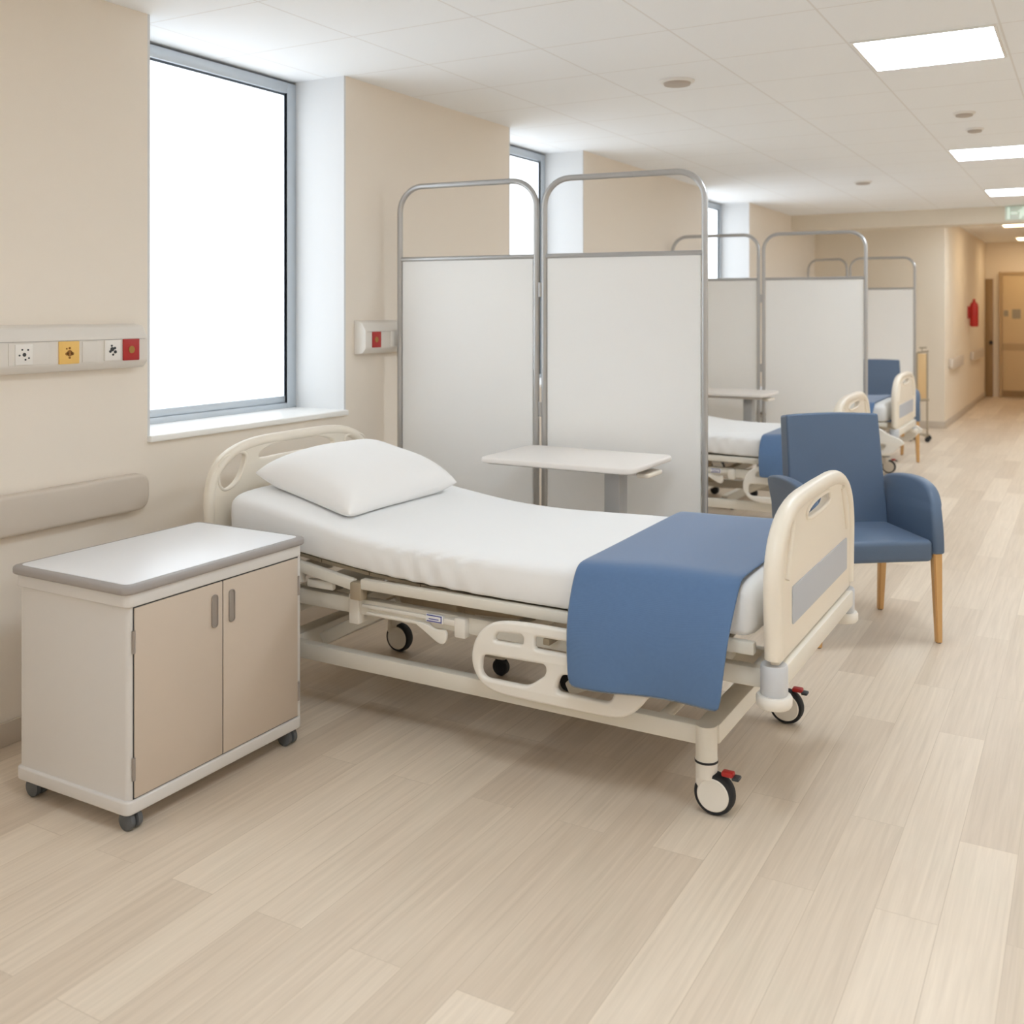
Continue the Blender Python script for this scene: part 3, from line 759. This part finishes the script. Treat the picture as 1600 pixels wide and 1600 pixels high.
# ------------------------------------------------------------------ armchairs
def armchair(loc, rz, label):
    t = thing('armchair', label, 'armchair', loc, rz, 'blue armchairs beside the beds')
    # seat
    m = MB().box(-.245, .245, -.285, .21, .365, .462, .022, 4)
    st = m.build('seat', M['vinyl'], t)
    # back, tilted and a little narrower at the top
    b = bmesh.new(); bmesh.ops.create_cube(b, size=1)
    for v in b.verts: v.co = Vector((v.co.x*.475, v.co.y*.085, v.co.z*.60))
    bmesh.ops.subdivide_edges(b, edges=b.edges, cuts=7, use_grid_fill=True)
    for v in b.verts:
        k = (v.co.z+.30)/.60
        v.co.x *= 1.04-.05*k
        v.co.z += .010*(1-(v.co.x/.24)**2)*(k > .9)
        v.co.y += .012*(v.co.x/.24)**2*-1
    b.transform(T((0, .215, .67)) @ Matrix.Rotation(math.radians(-9), 4, 'X'))
    m = MB(); m._merge(b); bk = m.build('backrest', M['vinyl'], t, sharp=60)
    bv = bk.modifiers.new('round', 'BEVEL'); bv.width = .016; bv.segments = 3; bv.limit_method = 'ANGLE'; bv.angle_limit = math.radians(50)
    # arms: side panels with a rolled, forward-falling top
    prof = [(.24, .37), (.255, .66), (.20, .685), (.10, .70), (-.02, .705), (-.12, .695), (-.20, .665), (-.25, .61), (-.28, .54), (-.292, .46), (-.292, .37)]
    prof = smooth(prof, 2)
    for sx in (-1, 1):
        Ym = Matrix(((0, 0, 1, sx*.27), (1, 0, 0, 0), (0, 1, 0, 0), (0, 0, 0, 1)))
        m = MB().plate(prof, [], .055, .016, Ym)
        for v in m.bm.verts:
            k = max(0, (v.co.z-.5)/.2); v.co.x += sx*.035*k*k
            if v.co.z > .6 : v.co.x += sx*.004
        m.build('arm', M['vinyl'], t)
    for sx in (-1, 1):
        for yy, dy, dx in ((-.262, 0, .012), (.225, .03, .0)):
            a = Vector((sx*.268, yy, .41)); c = Vector((sx*(.268+dx), yy+dy, 0))
            b = bmesh.new(); bmesh.ops.create_cube(b, size=1)
            for v in b.verts:
                q = a if v.co.z > 0 else c; s_ = .04 if v.co.z > 0 else .026
                v.co = Vector((q.x+v.co.x*s_, q.y+v.co.y*s_, q.z))
            bmesh.ops.bevel(b, geom=list(b.edges), offset=.004, segments=2, affect='EDGES')
            m = MB(); m._merge(b); lg = m.build('leg', M['oak'], t)
            MB().cyl((c.x, c.y, 0), (c.x, c.y, .006), .012, n=12).build('glide', M['dark'], lg)
    return t
A1 = armchair((2.238, 4.946, 0), math.radians(36.7), 'blue vinyl armchair with oak legs behind the nearest bed')
c = dup(A1); c.location = (1.37, 10.75, 0); c.rotation_euler = (0, 0, math.radians(24))
tag(c, 'far blue armchair half hidden behind the farthest bed')

# ------------------------------------------------------------------ slim trolley stand by the far wall
t = thing('trolley_stand', 'slim tan-panelled trolley stand on casters by the far wall', 'trolley', (1.527, 12.4, 0))
m = MB()
for sx in (-.055, .055): m.cyl((sx, 0, .06), (sx, 0, 1.0), .011, n=14)
m.tube([(-.05, 0, 1.0), (.07, 0, 1.02)], .012).tube([(-.03, 0, 1.055), (.05, 0, 1.06)], .01).tube([(-.055, 0, .46), (.075, 0, .47)], .016)
m.cyl((0, 0, 1.0), (0, 0, 1.055), .008)
m.build('frame', M['steeld'], t)
MB().box(-.045, .045, -.008, .008, .47, .99, .003, 2).build('panel', M['tan'], t)
MB().tube([(-.12, -.1, .06), (0, 0, .075), (.06, .1, .06)], .012).tube([(-.1, .1, .06), (0, 0, .075), (.07, -.1, .06)], .012).build('base', M['steeld'], t)
for x, y in ((-.12, -.1), (.06, .1), (-.1, .1), (.07, -.1)):
    MB().cyl((x, y, .04), (x, y, .062), .01).lathe([(.001, -.012), (.024, -.012), (.028, -.008), (.028, .008), (.024, .012), (.001, .012)], (0, 1, 0), (x, y, .028), 20).build('caster', M['black'], t)

# ------------------------------------------------------------------ world, camera, view
w = bpy.data.worlds.new('World'); S.world = w; w.use_nodes = True
w.node_tree.nodes['Background'].inputs['Color'].default_value = (1, .98, .95, 1)
w.node_tree.nodes['Background'].inputs['Strength'].default_value = .3
cam = bpy.data.cameras.new('camera'); co = bpy.data.objects.new('camera', cam); COL.objects.link(co)
co.location = (3.22, 0, 1.48); co.rotation_euler = (PI/2, 0, math.radians(29.6))
cam.lens = 36; cam.sensor_width = 36; cam.shift_y = -315/1600; cam.clip_start = .05; cam.clip_end = 60
cam.dof.use_dof = True; cam.dof.focus_distance = 3.4; cam.dof.aperture_fstop = 3.2
S.camera = co
for nm, wgt, ro in (('blue_blanket', .55, .35), ('blue_vinyl', .12, .4), ('white_cotton_sheet', .1, .5)):
    b = bpy.data.materials[nm].node_tree.nodes['Principled BSDF']; b.inputs['Sheen Weight'].default_value = wgt; b.inputs['Sheen Roughness'].default_value = ro
S.view_settings.view_transform = 'Standard'; S.view_settings.look = 'None'; S.view_settings.gamma = 1
S.view_settings.exposure = 0.0; S.view_settings.use_curve_mapping = False
S.cycles.max_bounces = 12; S.cycles.diffuse_bounces = 8; S.cycles.use_denoising = True
S.cycles.caustics_reflective = False; S.cycles.caustics_refractive = False
